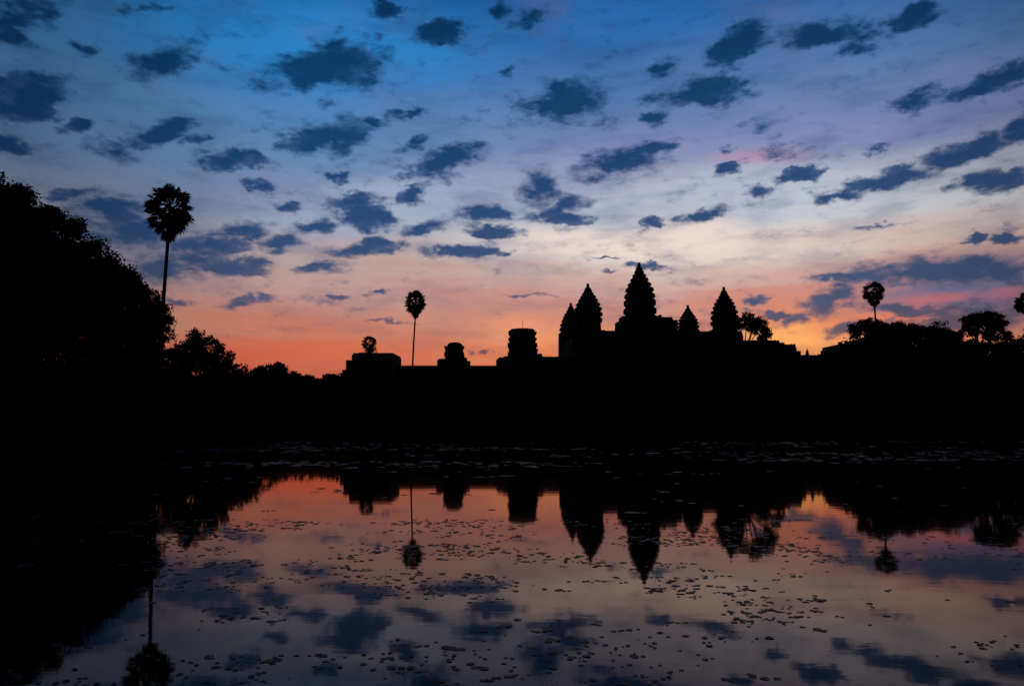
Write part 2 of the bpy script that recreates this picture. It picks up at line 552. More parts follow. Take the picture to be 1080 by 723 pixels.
# grass growing along the banks and over the lawn: nobody could count it
n = 26000
gxr = rng.uniform(-75, 110, n)
gyr = np.where(rng.random(n) < 0.6, 57.2 + np.abs(rng.normal(0, 1.8, n)), rng.uniform(57, 110, n))
ht = rng.uniform(0.12, 0.42, n) * np.array([0.5 + 1.0 * max(0, mnoise.noise(Vector((x * .25, y * .25, 5))) + .35) for x, y in zip(gxr, gyr)])
gz = np.array([ground_z(x, y) for x, y in zip(gxr, gyr)])
wd = rng.uniform(0.02, 0.05, n)
th = rng.uniform(0, math.pi, n)
ln = rng.normal(0, .12, (n, 2))
base = np.stack([gxr, gyr, gz - .03], 1)
va = base + np.stack([np.cos(th) * wd, np.sin(th) * wd, 0 * th], 1)
vb = base - np.stack([np.cos(th) * wd, np.sin(th) * wd, 0 * th], 1)
vc = base + np.stack([ln[:, 0], ln[:, 1], ht + .03], 1)
V3 = np.stack([va, vb, vc], 1)[gz > -0.05]
gr = np_mesh('grass', V3.reshape(-1, 3), np.arange(len(V3) * 3).reshape(-1, 3), M_GRASS)
tag(gr, 'dark grass growing along the far bank and lawn', 'grass', kind='stuff')


# ------------------------------------------------------------------ the temple
QUAD = [(1, .4), (.87, .4), (.87, .6), (.73, .6), (.73, .73), (.6, .73), (.6, .87), (.4, .87), (.4, 1)]


def plan(cx, cy, z, w, rot):
    pts = []
    for q in range(4):
        for (x, y) in QUAD:
            a = rot + q * math.pi / 2
            pts.append((cx + w * (x * math.cos(a) - y * math.sin(a)), cy + w * (x * math.sin(a) + y * math.cos(a)), z))
    return pts


PROF_T = [1.0, .83, .67, .54, .42, .32, .23, .15, .08, .03]
PROF_W = [1.0, .99, .95, .855, .725, .58, .435, .31, .225, .18]


def tower(mb, cx, cy, z0, z1, w, rot, zfoot):
    H = z1 - z0
    rings = [plan(cx, cy, zfoot, w * .97, rot)]
    for i in range(len(PROF_T) - 1):
        zb = z1 - H * PROF_T[i]
        zt = z1 - H * PROF_T[i + 1]
        wi = w * PROF_W[i]
        wj = w * (PROF_W[i] * .45 + PROF_W[i + 1] * .55)
        h = zt - zb
        k1, k2, k3 = (random.uniform(.96, 1.03) for _ in range(3))
        wi *= .985
        rings += [plan(cx, cy, zb + h * .02, wi * .88, rot), plan(cx, cy, zb + h * .2, wi * .90 * k3, rot), plan(cx, cy, zb + h * .3, wi * 1.015 * k1, rot), plan(cx, cy, zb + h * .66, (wi * .72 + wj * .28) * 1.02 * k1, rot),
                  plan(cx, cy, zb + h * .86, wj * 1.01 * k2, rot), plan(cx, cy, zb + h * .99, wj * .90, rot)]
        # antefixes standing on each cornice
        for q in range(4):
            for (ax, ay) in ((1.0, 0.0), (.93, .46), (.93, -.46), (.78, .78), (.62, .66)):
                a = rot + q * math.pi / 2
                if random.random() < .25:
                    continue
                s_ = w * .06 * (0.7 + .5 * PROF_W[i])
                xx = cx + wj * .95 * (ax * math.cos(a) - ay * math.sin(a))
                yy = cy + wj * .95 * (ax * math.sin(a) + ay * math.cos(a))
                zz = zb + h * .60
                mb.box(xx, yy, zz, zz + h * random.uniform(.15, .42), s_, s_, a, .45)
    mb.rings(rings)


def lotus(cx, cy, z0, z1, w):
    m = MB()
    prof = [(0, .7), (.12, 1.0), (.3, .8), (.38, .62), (.5, .85), (.66, .66), (.72, .5), (.9, .8), (.97, .75), (1.0, .45)]
    m.rings([[(cx + w * r * math.cos(t), cy + w * r * math.sin(t), z0 + (z1 - z0) * u) for t in [2 * math.pi * j / 14 for j in range(14)]] for u, r in prof])
    return m


def vault(mb, p0, p1, hw, z0, z1):
    """ogival stone vault roof between two points"""
    p0, p1 = Vector(p0), Vector(p1)
    d = (p1 - p0).normalized()
    nrm = Vector((-d.y, d.x))
    prof = [(-1.06, 0), (-1.06, .06), (-.97, .1), (-.88, .38), (-.68, .68), (-.40, .88), (-.12, .985), (-.05, 1.0), (.05, 1.0), (.12, .985), (.40, .88), (.68, .68), (.88, .38), (.97, .1), (1.06, .06), (1.06, 0)]
    rg = []
    for p in (p0, p1):
        rg.append([(p.x + nrm.x * hw * a, p.y + nrm.y * hw * a, z0 + (z1 - z0) * b_) for a, b_ in prof])
    mb.rings(rg)


def seg_box(mb, p0, p1, hw, z0, z1):
    p0, p1 = Vector(p0), Vector(p1)
    d = p1 - p0
    c = (p0 + p1) / 2
    mb.box(c.x, c.y, z0, z1, d.length / 2, hw, math.atan2(d.y, d.x))


YAW = R(3.4)
CX, CY = X_at(676, 300), 300.0


def tl(a, b_):
    """temple frame (a = to the right along the facade, b = away) to ground plan"""
    return (CX + a * math.cos(YAW) - b_ * math.sin(YAW), CY + a * math.sin(YAW) + b_ * math.cos(YAW))


# --- the central temple with its five towers
temple = empty('temple', (CX, CY, 0.7), 'tall stone temple mountain with five lotus bud towers in black silhouette', 'temple')
m = MB()
steps = [(44, 0.6, 9), (42, 9, 15), (39.5, 15, 20.5), (36.5, 20.5, 25.5)]
for hw, z0, z1 in steps:
    c = tl(0, 0)
    m.box(c[0], c[1], z0, z1 - .35, hw - 7, hw - 7, YAW)
    m.box(c[0], c[1], z1 - .35, z1, hw - 6.6, hw - 6.6, YAW)
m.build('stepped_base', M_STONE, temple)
# stairways on the west face
for a in (-24.7, 0, 24.7):
    m = MB()
    for i in range(26):
        p = tl(a, -29.8 - (26 - i) * .42)
        m.box(p[0], p[1], .6, 1.2 + (i + 1) * .93, 3.2 if a == 0 else 2.4, .24, YAW)
    m.build('stairway', M_STONE, temple)
zr = Z_at(643, 349, 274)
HG = 26.5
m, m2, m3 = MB(), MB(), MB()
ring = [(-HG, -HG), (HG, -HG), (HG, HG), (-HG, HG)]
for i in range(4):
    a, b_ = ring[i], ring[(i + 1) % 4]
    seg_box(m, tl(*a), tl(*b_), 2.6, 25.5, zr - 3.1)
    vault(m2, tl(*a), tl(*b_), 2.9, zr - 3.1, zr)
for a, b_ in (((-HG, 0), (HG, 0)), ((0, -HG), (0, HG))):
    seg_box(m, tl(*a), tl(*b_), 2.4, 25.52, zr - 3.3)
    vault(m2, tl(*a), tl(*b_), 2.7, zr - 3.3, zr - .25)
m.build('gallery_wall', M_STONE, temple)
m2.build('roof', M_ROOF, temple)

# central tower
m = MB()
zt = Z_at(676, 281, 300)
tower(m, CX, CY, Z_at(676, 333.5, 300), zt, 6.25, YAW, 25.5)
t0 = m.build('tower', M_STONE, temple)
tag(t0, 'tallest central tower with tiered lotus bud crown')
lotus(CX, CY, zt - .6, Z_at(676, 276.8, 300), .95).build('finial', M_STONE, t0)
# porches around the central tower
m, m2 = MB(), MB()
zp = Z_at(660, 333, 296)
for (a0, a1, hw, zz) in ((-7.6, 7.6, 4.0, zp + .2), (-9.6, -6.5, 3.2, zp - 3.0), (6.5, 12.4, 3.6, Z_at(704, 334, 300)), (12.4, 13.9, 3.0, Z_at(711, 338, 300))):
    seg_box(m, tl(a0, 0), tl(a1, 0), hw, 25.5, zz - 1.4)
    vault(m2, tl(a0, 0), tl(a1, 0), hw * .95, zz - 1.4, zz)
for (b0, b1, hw, zz) in ((-13.5, 13.5, 3.8, zp - .2), (-18, -13.5, 3.3, zp - 2.4)):
    seg_box(m, tl(0, b0), tl(0, b1), hw, 25.6, zz - 1.4)
    vault(m2, tl(0, b0), tl(0, b1), hw * .95, zz - 1.4, zz)
m.box(*tl(-7.2, 0), 25.6, zp - .1, .55, 4.3, YAW)
m.box(*tl(7.2, 0), 25.6, zp + .5, .5, 4.3, YAW)
m.box(*tl(-9.3, 0), 25.6, zp - 2.2, .35, 3.3, YAW, .8)
m.box(*tl(13.5, 0), 25.6, Z_at(713, 338, 300), .9, 3.2, YAW)
po = m.build('porch', M_STONE, temple)
m2.build('porch_roof', M_ROOF, po)

# four corner towers: bearing of the tip, depth, half width in metres
for (px, py, pyb, Y, w, lb) in ((620, 299, 342, 276, 5.0, 'second tallest tower at the front left of the temple'), (602, 319.5, 356, 321, 4.7, 'shorter tower half hidden at the far left'),
                                (763.3, 302.5, 345, 279, 4.75, 'tower at the front right of the temple'), (725.3, 321.5, 352, 324, 4.45, 'smallest tower rising behind the right roof')):
    p = at(px, py, Y)
    z1 = p.z
    zb = Z_at(px, pyb, Y)
    m = MB()
    tower(m, p.x, p.y, zb, z1 - 1.2, w, YAW, 25.5)
    t_ = m.build('tower', M_STONE, temple)
    tag(t_, lb)
    lotus(p.x, p.y, z1 - 1.7, z1, .75).build('finial', M_STONE, t_)
    # cross shaped porches of the corner pavilion
    m, m2 = MB(), MB()
    for (da, db) in ((1, 0), (0, 1)):
        c, s_ = math.cos(YAW), math.sin(YAW)
        dx, dy = da * c - db * s_, da * s_ + db * c
        L = w + (.2 if px == 602 else 1.2)
        seg_box(m, (p.x - dx * L, p.y - dy * L), (p.x + dx * L, p.y + dy * L), 2.5, 25.55, zr - 2.2)
        vault(m2, (p.x - dx * L, p.y - dy * L), (p.x + dx * L, p.y + dy * L), 2.6, zr - 2.2, zr + .55 + .1 * da)
    if px == 602:
        m.box(p.x, p.y, 25.56, Z_at(602, 351, 321), 4.95, 4.9, YAW, .97)
    po = m.build('porch', M_STONE, t_)
    m2.build('porch_roof', M_ROOF, t_)

# --- second enclosure
FX = lambda Y: CX - math.sin(YAW) / math.cos(YAW) * (Y - CY)      # axis of the temple at a depth
second = empty('gallery', (X_at(690, 168), 168, .7), 'long middle stone gallery below the five towers', 'gallery')
m, m2 = MB(), MB()
Y2 = 168.0
xl, xr = X_at(552, 166) + 1.5, X_at(1075, Y2)
zr2 = Z_at(850, 374, Y2)
z_left = Z_at(580, 377, Y2)


def off_line(x, Y):
    return (x, Y + (x - FX(Y)) * math.tan(YAW))


seg_box(m, off_line(xl, Y2), off_line(X_at(645, Y2), Y2), 3.2, .6, z_left - 2.8)
vault(m2, off_line(xl, Y2), off_line(X_at(645, Y2), Y2), 3.4, z_left - 2.8, z_left)
seg_box(m, off_line(X_at(645, Y2), Y2), off_line(xr, Y2), 3.25, .6, zr2 - 2.8)
vault(m2, off_line(X_at(645, Y2), Y2), off_line(xr, Y2), 3.45, zr2 - 2.8, zr2)
for x in (xl, xr):
    seg_box(m, off_line(x, Y2), (x - 7, Y2 + 118), 3.1, .6, z_left - 2.9)
    vault(m2, off_line(x, Y2), (x - 7, Y2 + 118), 3.3, z_left - 2.9, z_left - .1)
for j in range(60):                                                # blind windows with stone bars
    x = xl + 4 + (xr - xl - 8) * j / 59
    q = off_line(x, Y2 - 3.25)
    m.box(q[0], q[1], 6.0, 9.0, .55, .12, YAW)
m.box(xl / 2 + xr / 2, Y2 + 2, .5, 4.2, (xr - xl) / 2 + 4, 6.4, YAW * 0.95)
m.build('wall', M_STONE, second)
m2.build('roof', M_ROOF, second)
# stepped entrance pavilion in the middle of it
m = MB()
prof = [(X_at(803, 165), 360.5, 9), (X_at(812, 165), 363, 7.6), (X_at(820, 165), 366, 6.4), (X_at(828, 165), 371.5, 5.4)]
xc = X_at(800, 165)
for i, (px0, px1, py) in enumerate(((776, 812, 361.5), (772, 818, 363.5), (768, 829, 365.2), (764, 832, 368.5), (760, 837, 371.5))):
    x0, x1 = X_at(px0, 165), X_at(px1, 165)
    m.box((x0 + x1) / 2, 164.5, .6, Z_at(800, py, 165), (x1 - x0) / 2, 5.5 - .35 * i, YAW)
for px_ in (780, 790, 798, 806, 811, 817, 827.5, 831):
    x = X_at(px_, 165)
    m.box(x, 160.5, Z_at(800, 372, 165), Z_at(800, {True: 360.6, False: 364.6}[px_ < 812], 165), .3, .3, YAW, .5)
m.build('entrance_pavilion', M_STONE, second)
m = MB()
p = at(852, 368.5, 168)
q = off_line(p.x, Y2)
m.rings([[(q[0] + r * math.cos(t), q[1] + r * math.sin(t), z) for t in [math.pi * 2 * j / 8 for j in range(8)]] for r, z in ((.42, zr2 - .3), (.45, zr2 + .25), (.3, zr2 + .45), (.34, zr2 + .7), (.12, p.z), (.03, p.z + .35))])
m.build('finial', M_STONE, second)

# --- broken corner tower (flat topped, with a rod)
p0 = at(551, 378, 164)
ct = empty('ruined_tower', (p0.x, 164, .7), 'square flat topped ruined stone tower with thin rod, left of the five towers', 'tower')
m = MB()
zy = lambda py: Z_at(551, py, 161)
lay = [(377.0, 355, 15.8), (370.5, 0, 15.1), (365.0, 0, 15.5), (359.5, 0, 14.4), (353.0, 0, 14.6), (348.5, 0, 13.0), (346.2, 0, 12.2)]
rings = [plan(p0.x, 164, .6, 15.4 * .205, YAW)]
tiers = [(384, 369, 15.2), (369, 362, 15.4), (362, 354.5, 14.6), (354.5, 349.3, 14.4), (349.3, 346.5, 12.9)]
for (ya, yb, wp) in tiers:
    za, zb_ = zy(ya), zy(yb)
    h = zb_ - za
    w = wp * .2035
    rings += [plan(p0.x, 164, za + h * .03, w * .93, YAW), plan(p0.x, 164, za + h * .5, w * .94, YAW), plan(p0.x, 164, za + h * .66, w * 1.02, YAW), plan(p0.x, 164, za + h * .9, w * 1.02, YAW), plan(p0.x, 164, za + h * .98, w * .92, YAW)]
rings.append(plan(p0.x, 164, zy(345.6), 12.3 * .2035, YAW))
m.rings(rings)
for i in range(26):                                                # loose blocks left on the ledges
    ya, yb, wp = random.choice(tiers[:4])
    a = random.choice([0, 1, 2, 3]) * math.pi / 2 + YAW
    w = wp * .2
    t = random.uniform(-.75, .75)
    s_ = random.uniform(.18, .34)
    m.box(p0.x + w * (math.cos(a) * .97 - math.sin(a) * t * .6), 164 + w * (math.sin(a) * .97 + math.cos(a) * t * .6), zy(yb) - .15, zy(yb) + random.uniform(.2, .55), s_, s_, a)
m.build('body', M_STONE, ct)
m = MB()
for (pa, pb, py, hy) in ((523.5, 527, 378.5, 3), (525, 537, 377.2, 3.6), (530, 572, 376.8, 5.2), (566, 571, 373.2, 3)):
    x0, x1 = X_at(pa, 162), X_at(pb, 162)
    m.box((x0 + x1) / 2, 164, .65, Z_at(551, py, 162), (x1 - x0) / 2, hy, YAW)
m.build('porch', M_STONE, ct)
m = MB()
m.tube([(p0.x + .1, 164, zy(346)), (p0.x + .1, 164, zy(336))], [.06, .03], 6)
m.build('rod', M_METAL, ct)

# --- small round topped tower
Y3 = 148.0
p1 = at(479, 380, Y3)
s3 = Y3 / 800 * 1.0
rt = empty('domed_tower', (p1.x, Y3, .7), 'small round topped stone tower between the tall thin palm and the flat topped tower', 'tower')
m = MB()
zz = lambda py: Z_at(479, py, Y3)
rg = [plan(p1.x, Y3, .6, 9.9 * s3, YAW)]
for py, w in ((381, 9.9), (376, 9.6), (375.5, 10.6), (372, 10.6), (371.5, 9.6), (368, 9.5), (367.4, 10.4), (365.6, 10.2), (365.2, 8.2), (363.4, 7.6), (362.0, 6.2), (361.1, 4.0), (360.8, 1.0)):
    rg.append(plan(p1.x + (.12 if py < 366 else 0), Y3, zz(py), w * s3, YAW))
m.rings(rg)
for dx in (-9.3, -7.0, 7.6, 9.4):
    m.box(p1.x + dx * s3, Y3 - 1.2, zz(367), zz(364.6 if abs(dx) > 8 else 365.3), .16, .2, YAW, .6)
m.build('body', M_STONE, rt)
m = MB()
for (pa, pb, py) in ((461.5, 466, 380.5), (463, 471, 379.2), (487, 492.5, 378.2), (488, 496, 381.5), (470, 490, 376)):
    x0, x1 = X_at(pa, Y3), X_at(pb, Y3)
    m.box((x0 + x1) / 2, Y3, .65, zz(py), (x1 - x0) / 2, 3.0, YAW)
m.build('porch', M_STONE, rt)

# --- outer gallery along the lawn
Y4 = 131.0
xl4, xr4 = X_at(378, 130), 150.0
outer = empty('gallery', (xl4 + 10, Y4, .7), 'lowest and longest outer stone gallery facing the pond', 'gallery')
zr4 = Z_at(440, 385.2, Y4)
L0, L1 = (xl4, Y4), (xr4, Y4 + 3)
m = MB()
seg_box(m, (xl4 - 2, Y4), (xr4 + 2, Y4 + 3), 7.0, .4, 2.2)
seg_box(m, (xl4 - 1, Y4 + .02), (xr4 + 1, Y4 + 3.02), 6.2, 2.2, 3.6)
m.build('plinth', M_STONE, outer)
m, m2, m3 = MB(), MB(), MB()
seg_box(m, (xl4, Y4 + 1.2), (xr4, Y4 + 4.2), 2.0, 3.6, zr4 - 2.6)
vault(m2, (xl4, Y4), (xr4, Y4 + 3), 2.9, zr4 - 2.6, zr4)
vault(m2, (xl4, Y4 - 3.6), (xr4, Y4 - .6), 1.9, zr4 - 4.6, zr4 - 3.0)
seg_box(m2, (xl4, Y4 - 3.62), (xr4, Y4 - .62), 2.1, zr4 - 5.0, zr4 - 4.6)
m.build('wall', M_STONE, outer)
m2.build('roof', M_ROOF, outer)
m3.box(0, 0, 3.6, zr4 - 5.0, .26, .26, 0)
m3.box(0, 0, 3.62, 3.85, .36, .36, 0)
m3.box(0, 0, zr4 - 5.25, zr4 - 5.02, .36, .36, 0)
col0 = m3.build('column', M_STONE)
col0.parent = outer
for j in range(64):
    x = xl4 + 1 + (xr4 - xl4 - 2) * j / 63
    y = Y4 + 3 * (x - xl4) / (xr4 - xl4)
    cc = col0 if j == 0 else col0.copy()
    if j:
        sc.collection.objects.link(cc)
    cc.location = (x - outer.location.x, y - 5.1 - outer.location.y, -outer.location.z)
m = MB()
for (pa, pb, py, hy) in ((375.5, 422.5, 372.6, 4.5), (375, 423, 374.5, 5.2), (380, 398, 371.6, 3.5), (374, 378.5, 380.5, 5.4), (372.5, 424, 386, 6.2), (370.5, 375, 390.5, 5.4), (368, 376, 395, 5.2)):
    x0, x1 = X_at(pa, 128), X_at(pb, 129.8 + hy)
    m.box((x0 + x1) / 2, 129.8, .45, Z_at(400, py, 126.5), (x1 - x0) / 2, hy, 0)
m.build('corner_pavilion', M_STONE, outer)
m = MB()
for (pa, pb, py, hy) in ((863.5, 950, 371.5, 6.2), (865, 945, 368.5, 5.6), (866.5, 940, 364.5, 5.2), (868.5, 912, 361.5, 4.6), (874, 915, 360.6, 4.0), (884, 925, 359.2, 3.4)):
    x0, x1 = X_at(pa, 131.6 + hy), X_at(pb, 128)                   # the far corner is the one that shows from the pond
    m.box((x0 + x1) / 2, 131.6, .45, Z_at(880, py, 127), (x1 - x0) / 2, hy, 0)
for i in range(22):
    x = X_at(random.uniform(886, 925), 131)
    s_ = random.uniform(.12, .3)
    m.box(x, 131.6 + random.uniform(-3, 3), 9, Z_at(880, 360.4 - random.uniform(-.5, 1.2), 131), s_, s_, random.random())
m.build('entrance_pavilion', M_STONE, outer)


# ------------------------------------------------------------------ trees
def crown_points(lobes, per_m2, clump_r, shell=0.55):
    """leaf centres in clumps that fill the lobes unevenly; a lobe is (centre, (rx, ry, rz))"""
    out = []
    for c, r in lobes:
        area = 4 * math.pi * ((r[0] * r[1] + r[0] * r[2] + r[1] * r[2]) / 3)
        nc = max(6, int(area * 0.55 / (clump_r ** 2)))
        d = rng.normal(size=(nc, 3))
        d /= np.linalg.norm(d, axis=1)[:, None]
        rad = shell + (1 - shell) * rng.random(nc) ** .5
        rad *= rng.uniform(.9, 1.05, nc)
        cc = np.array(c) + d * rad[:, None] * np.array(r)
        nl = int(per_m2 * clump_r ** 2)
        k_ = np.clip(rng.normal(size=(nc, nl, 3)), -1.7, 1.7) * clump_r * rng.uniform(.3, .55, (nc, 1, 1))
        k_[:, :, 2] *= .7
        out.append((cc[:, None, :] + k_).reshape(-1, 3))
    return np.concatenate(out)


def lobes_px(spec, Y, k_=1.0):
    """crown lobes sized in the photograph, turned into metres at depth Y"""
    out = []
    for i, (px, py, rx, ry) in enumerate(spec):
        dy = (((i * 37) % 7) - 3) / 3 * rx * Y / 800 * .5
        p = at(px, py, Y + dy)
        s_ = Y / 800
        out.append(((p.x, Y + dy, p.z), (rx * s_, (rx + ry) / 2 * s_ * k_, ry * s_)))
    return out


def tree(name, label, base_px, Y, spec, leaf, clump, dens, trunk_r, group=None, shell=.55, stems=1, fork=.35, cat='tree', mat=None, droop=0.0, parts=('trunk', 'crown')):
    x = X_at(base_px, Y)
    z0 = ground_z(x, Y) - .15
    root = empty(name, (x, Y, z0), label, cat, group)
    lobes = lobes_px(spec, Y)
    m = MB()
    top = max(l[0][2] for l in lobes)
    zf = z0 + (top - z0) * fork
    for s_ in range(stems):
        bx = x + (s_ - (stems - 1) / 2) * trunk_r * 2.2
        bend = random.uniform(-.25, .25)
        f = Vector((bx + bend, Y, zf))
        if s_ == 0:
            m.tube([(bx, Y, z0), (bx + bend * .3, Y, z0 + (zf - z0) * .3), f], [trunk_r * 1.35, trunk_r, trunk_r * .8], 9)
        else:
            m.tube([(bx, Y, z0), f], [trunk_r, trunk_r * .7], 9)
        for li, (c, r) in enumerate(lobes):
            if li % stems != s_:
                continue
            c = Vector(c)
            mid = f.lerp(c, .5) + Vector((random.uniform(-.3, .3), random.uniform(-.3, .3), random.uniform(-.2, .5))) * (c - f).length * .2
            m.tube([f - Vector((0, 0, .2)), mid, c], [trunk_r * .55, trunk_r * .34, trunk_r * .14], 6)
            for q in range(5):                                     # smaller limbs that reach the outside of the lobe
                d = Vector((random.gauss(0, 1), random.gauss(0, 1), abs(random.gauss(.3, .8)))).normalized()
                e = c + Vector((d.x * r[0], d.y * r[1], d.z * r[2])) * .92
                st_ = mid.lerp(c, random.uniform(.2, .9))
                m.tube([st_, st_.lerp(e, .5) + Vector((0, 0, .1)), e], [trunk_r * .16, trunk_r * .1, trunk_r * .04], 5)
    m.build(parts[0], M_BARK, root, True)
    pts = crown_points(lobes, dens, clump, shell)
    v, f = leaves(pts, leaf, .5, droop)
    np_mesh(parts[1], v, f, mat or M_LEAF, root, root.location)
    return root


# left bank
tree('broadleaf_tree', 'huge dense tree at the left edge, tallest mass of the bank', 20, 64,
     [(-60, 255, 70, 68), (4, 218, 25, 25), (35, 245, 24, 20), (-10, 241, 50, 50), (30, 256, 41, 45), (58, 272, 34, 42), (83, 292, 31, 40), (103, 306, 27, 34), (100, 340, 45, 45), (40, 330, 70, 55), (-40, 340, 80, 60), (60, 385, 70, 40), (-40, 400, 80, 40), (0, 300, 50, 45), (-6, 216, 34, 32), (30, 285, 50, 40), (72, 310, 42, 42), (10, 260, 44, 38), (120, 300, 14, 16), (141, 297, 6, 5), (76, 238, 9, 7), (50, 226, 9, 6), (100, 260, 8, 9), (114, 279, 8, 8), (20, 204, 10, 7), (129, 289, 6, 8)],
     .30, 1.0, 210, .75, shell=.2)
tree('leafy_tree', 'dense rounded dark tree under the tall left palm', 148, 59,
     [(148, 332, 26, 31), (160, 350, 21, 36), (140, 312, 16, 15), (163, 333, 12, 17), (130, 360, 34, 40), (158, 385, 20, 34), (125, 405, 40, 36), (150, 425, 28, 26)], .20, .55, 420, .35, shell=.2)
tree('leafy_tree', 'lower bushy tree with spiky twigs on top, right of the rounded tree', 212, 69,
     [(207, 359, 8, 15), (205, 370, 13, 16), (193, 376, 14, 17), (221, 372, 13, 17), (233, 384, 14, 15), (247, 393, 13, 12), (212, 400, 34, 28), (252, 408, 22, 18), (205, 425, 32, 22), (245, 428, 24, 18), (184, 405, 16, 34)], .26, .5, 190, .2, shell=.25, droop=-.6)
tree('shrub', 'low dark shrub at the foot of the bushy tree, left of the far tree line', 278, 84, [(268, 400, 12, 12), (284, 408, 16, 12), (270, 422, 22, 18)], .25, .5, 90, .1, shell=.3, cat='shrub', fork=.2, parts=('stem', 'foliage'))

# far tree line between the left trees and the temple
for (px, py, rx, lb) in ((275, 386, 9, 'round small far tree nearest to the bushy tree'), (291, 382, 11, 'tallest tree of the far tree line, left of the temple'), (309, 392, 10, 'low flat far tree left of the pair by the gallery'),
                         (328, 396, 11, 'lowest far tree in the middle of the tree line'), (347, 393, 9, 'small far tree with a raised tuft near the gallery end'), (363, 397, 10, 'last low far tree beside the gallery corner')):
    tree('distant_tree', lb, px, 250, [(px, py + 5, rx * .6, 5), (px - rx * .5, py + 12, rx * .7, 9), (px + rx * .5, py + 11, rx * .7, 8), (px, py + 26, rx * 1.3, 17)], .8, 1.3, 60, .4,
         'far low trees left of the temple', shell=.3, fork=.2)

# lacy tree before the right tower
tree('lacy_tree', 'open lacy tree with sky through its branches beside the right tower', 783, 79,
     [(770, 343, 11, 9), (783, 340, 10, 7), (795, 338, 8, 6), (803, 342, 7, 8), (808, 350, 5, 8), (762, 350, 10, 11), (757, 366, 9, 12), (803, 360, 4, 5), (812, 363, 5, 3.5), (776, 372, 14, 8), (800, 374, 12, 6), (785, 388, 26, 12), (815, 372, 6, 5), (788, 333, 5, 4), (772, 354, 7, 8), (795, 346, 7, 6), (806, 356, 5, 5)],
     .24, .42, 260, .16, shell=.25, stems=3, fork=.62, droop=-.3)

# right bank
RG = 'trees on the right bank'
tree('broadleaf_tree', 'spreading tree at the foot of the right palm, left end of the right tree row', 912, 128,
     [(905, 345, 9, 7), (918, 343, 12, 7), (934, 344, 10, 7), (901, 352, 5, 5), (918, 358, 13, 8), (940, 356, 16, 11), (930, 350, 14, 8), (944, 346, 9, 7), (925, 374, 26, 13), (905, 372, 10, 9)], .36, .8, 150, .35, RG, shell=.35, stems=2)
tree('broadleaf_tree', 'even topped tree second from the left in the right row', 957, 130,
     [(950, 347, 10, 6), (962, 347, 10, 6), (955, 356, 15, 9), (965, 364, 15, 11), (972, 350, 8, 7), (950, 375, 18, 12)], .36, .8, 150, .3, RG, shell=.35)
tree('broadleaf_tree', 'small gapped tree between the even topped tree and the umbrella tree', 988, 132,
     [(978, 349, 8, 6), (990, 347, 9, 7), (1000, 353, 8, 7), (983, 358, 9, 7), (982, 368, 10, 8), (997, 362, 14, 10), (1008, 356, 8, 8), (988, 378, 22, 12)], .36, .8, 150, .3, RG, shell=.35)
tree('umbrella_tree', 'flat topped umbrella shaped tree with bare limbs showing at the right', 1037, 120,
     [(1025, 338, 10, 6), (1036, 334, 13, 6), (1048, 336, 10, 6), (1056, 343, 8, 4.5), (1019, 346, 6, 4), (1048, 346, 9, 5), (1032, 340, 14, 6), (1026, 350, 6, 5), (1043, 352, 7, 6)], .34, .65, 170, .35, RG, shell=.35, fork=.55)
tree('leafy_tree', 'low bushy tree under the umbrella tree', 1050, 112,
     [(1058, 357, 9, 9), (1018, 366, 12, 9), (1040, 372, 24, 12), (1060, 374, 14, 14), (1010, 380, 22, 12)], .32, .6, 170, .2, RG, shell=.35)
tree('leafy_tree', 'dark tree cut by the right edge of the photo', 1082, 112,
     [(1074, 366, 6, 8), (1084, 362, 9, 8), (1096, 352, 14, 12), (1080, 380, 14, 9), (1100, 380, 24, 22)], .32, .6, 170, .25, RG, shell=.35)
tree('shrub', 'broad low shrub before the gallery entrance at the left of the right tree row', 893, 122, [(878, 383, 14, 12), (893, 376, 10, 12), (903, 385, 18, 14)], .3, .6, 90, .12, shell=.3, cat='shrub', fork=.2, parts=('stem', 'foliage'))


def thicket(name, label, px0, px1, Y, depth, top_of, leaf, nclump, per, r):
    """a mass of undergrowth from the ground up to an uneven top"""
    cs = []
    for i in range(nclump):
        px_ = random.uniform(px0, px1)
        y = Y + random.uniform(0, depth)
        x = X_at(px_, y)
        zt_ = Z_at(540, top_of(px_), Y) + 1.3 * r * mnoise.noise(Vector((x / (4 * r), y / (4 * r), 2)))
        z0_ = ground_z(x, y)
        cs.append((x, y, z0_ + (zt_ - z0_) * random.random() ** .6))
    cs = np.array(cs)
    k_ = np.clip(rng.normal(size=(nclump, per, 3)), -1.8, 1.8) * r * .5
    v_, f_ = leaves((cs[:, None, :] + k_).reshape(-1, 3), leaf, .55)
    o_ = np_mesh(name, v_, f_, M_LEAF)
    tag(o_, label, kind='stuff')
    return o_


thicket('undergrowth', 'black undergrowth below the left trees', -330, 268, 61, 9, lambda p: 392 if p < 160 else 400 + (p - 160) * .12, .45, 2600, 40, 1.0)
thicket('undergrowth', 'low black scrub before the far tree line', 235, 385, 98, 10, lambda p: 408, .5, 900, 40, 1.0)
thicket('undergrowth', 'black undergrowth below the right trees', 866, 1300, 113, 8, lambda p: 382 if p < 900 else 360 if p < 1012 else 366 if p < 1064 else 376, .6, 1400, 40, 1.5)
thicket('distant_wood', 'far dark woods behind the temple on the horizon', -500, 1700, 420, 30, lambda p: 403, 3.2, 9000, 24, 4.5)

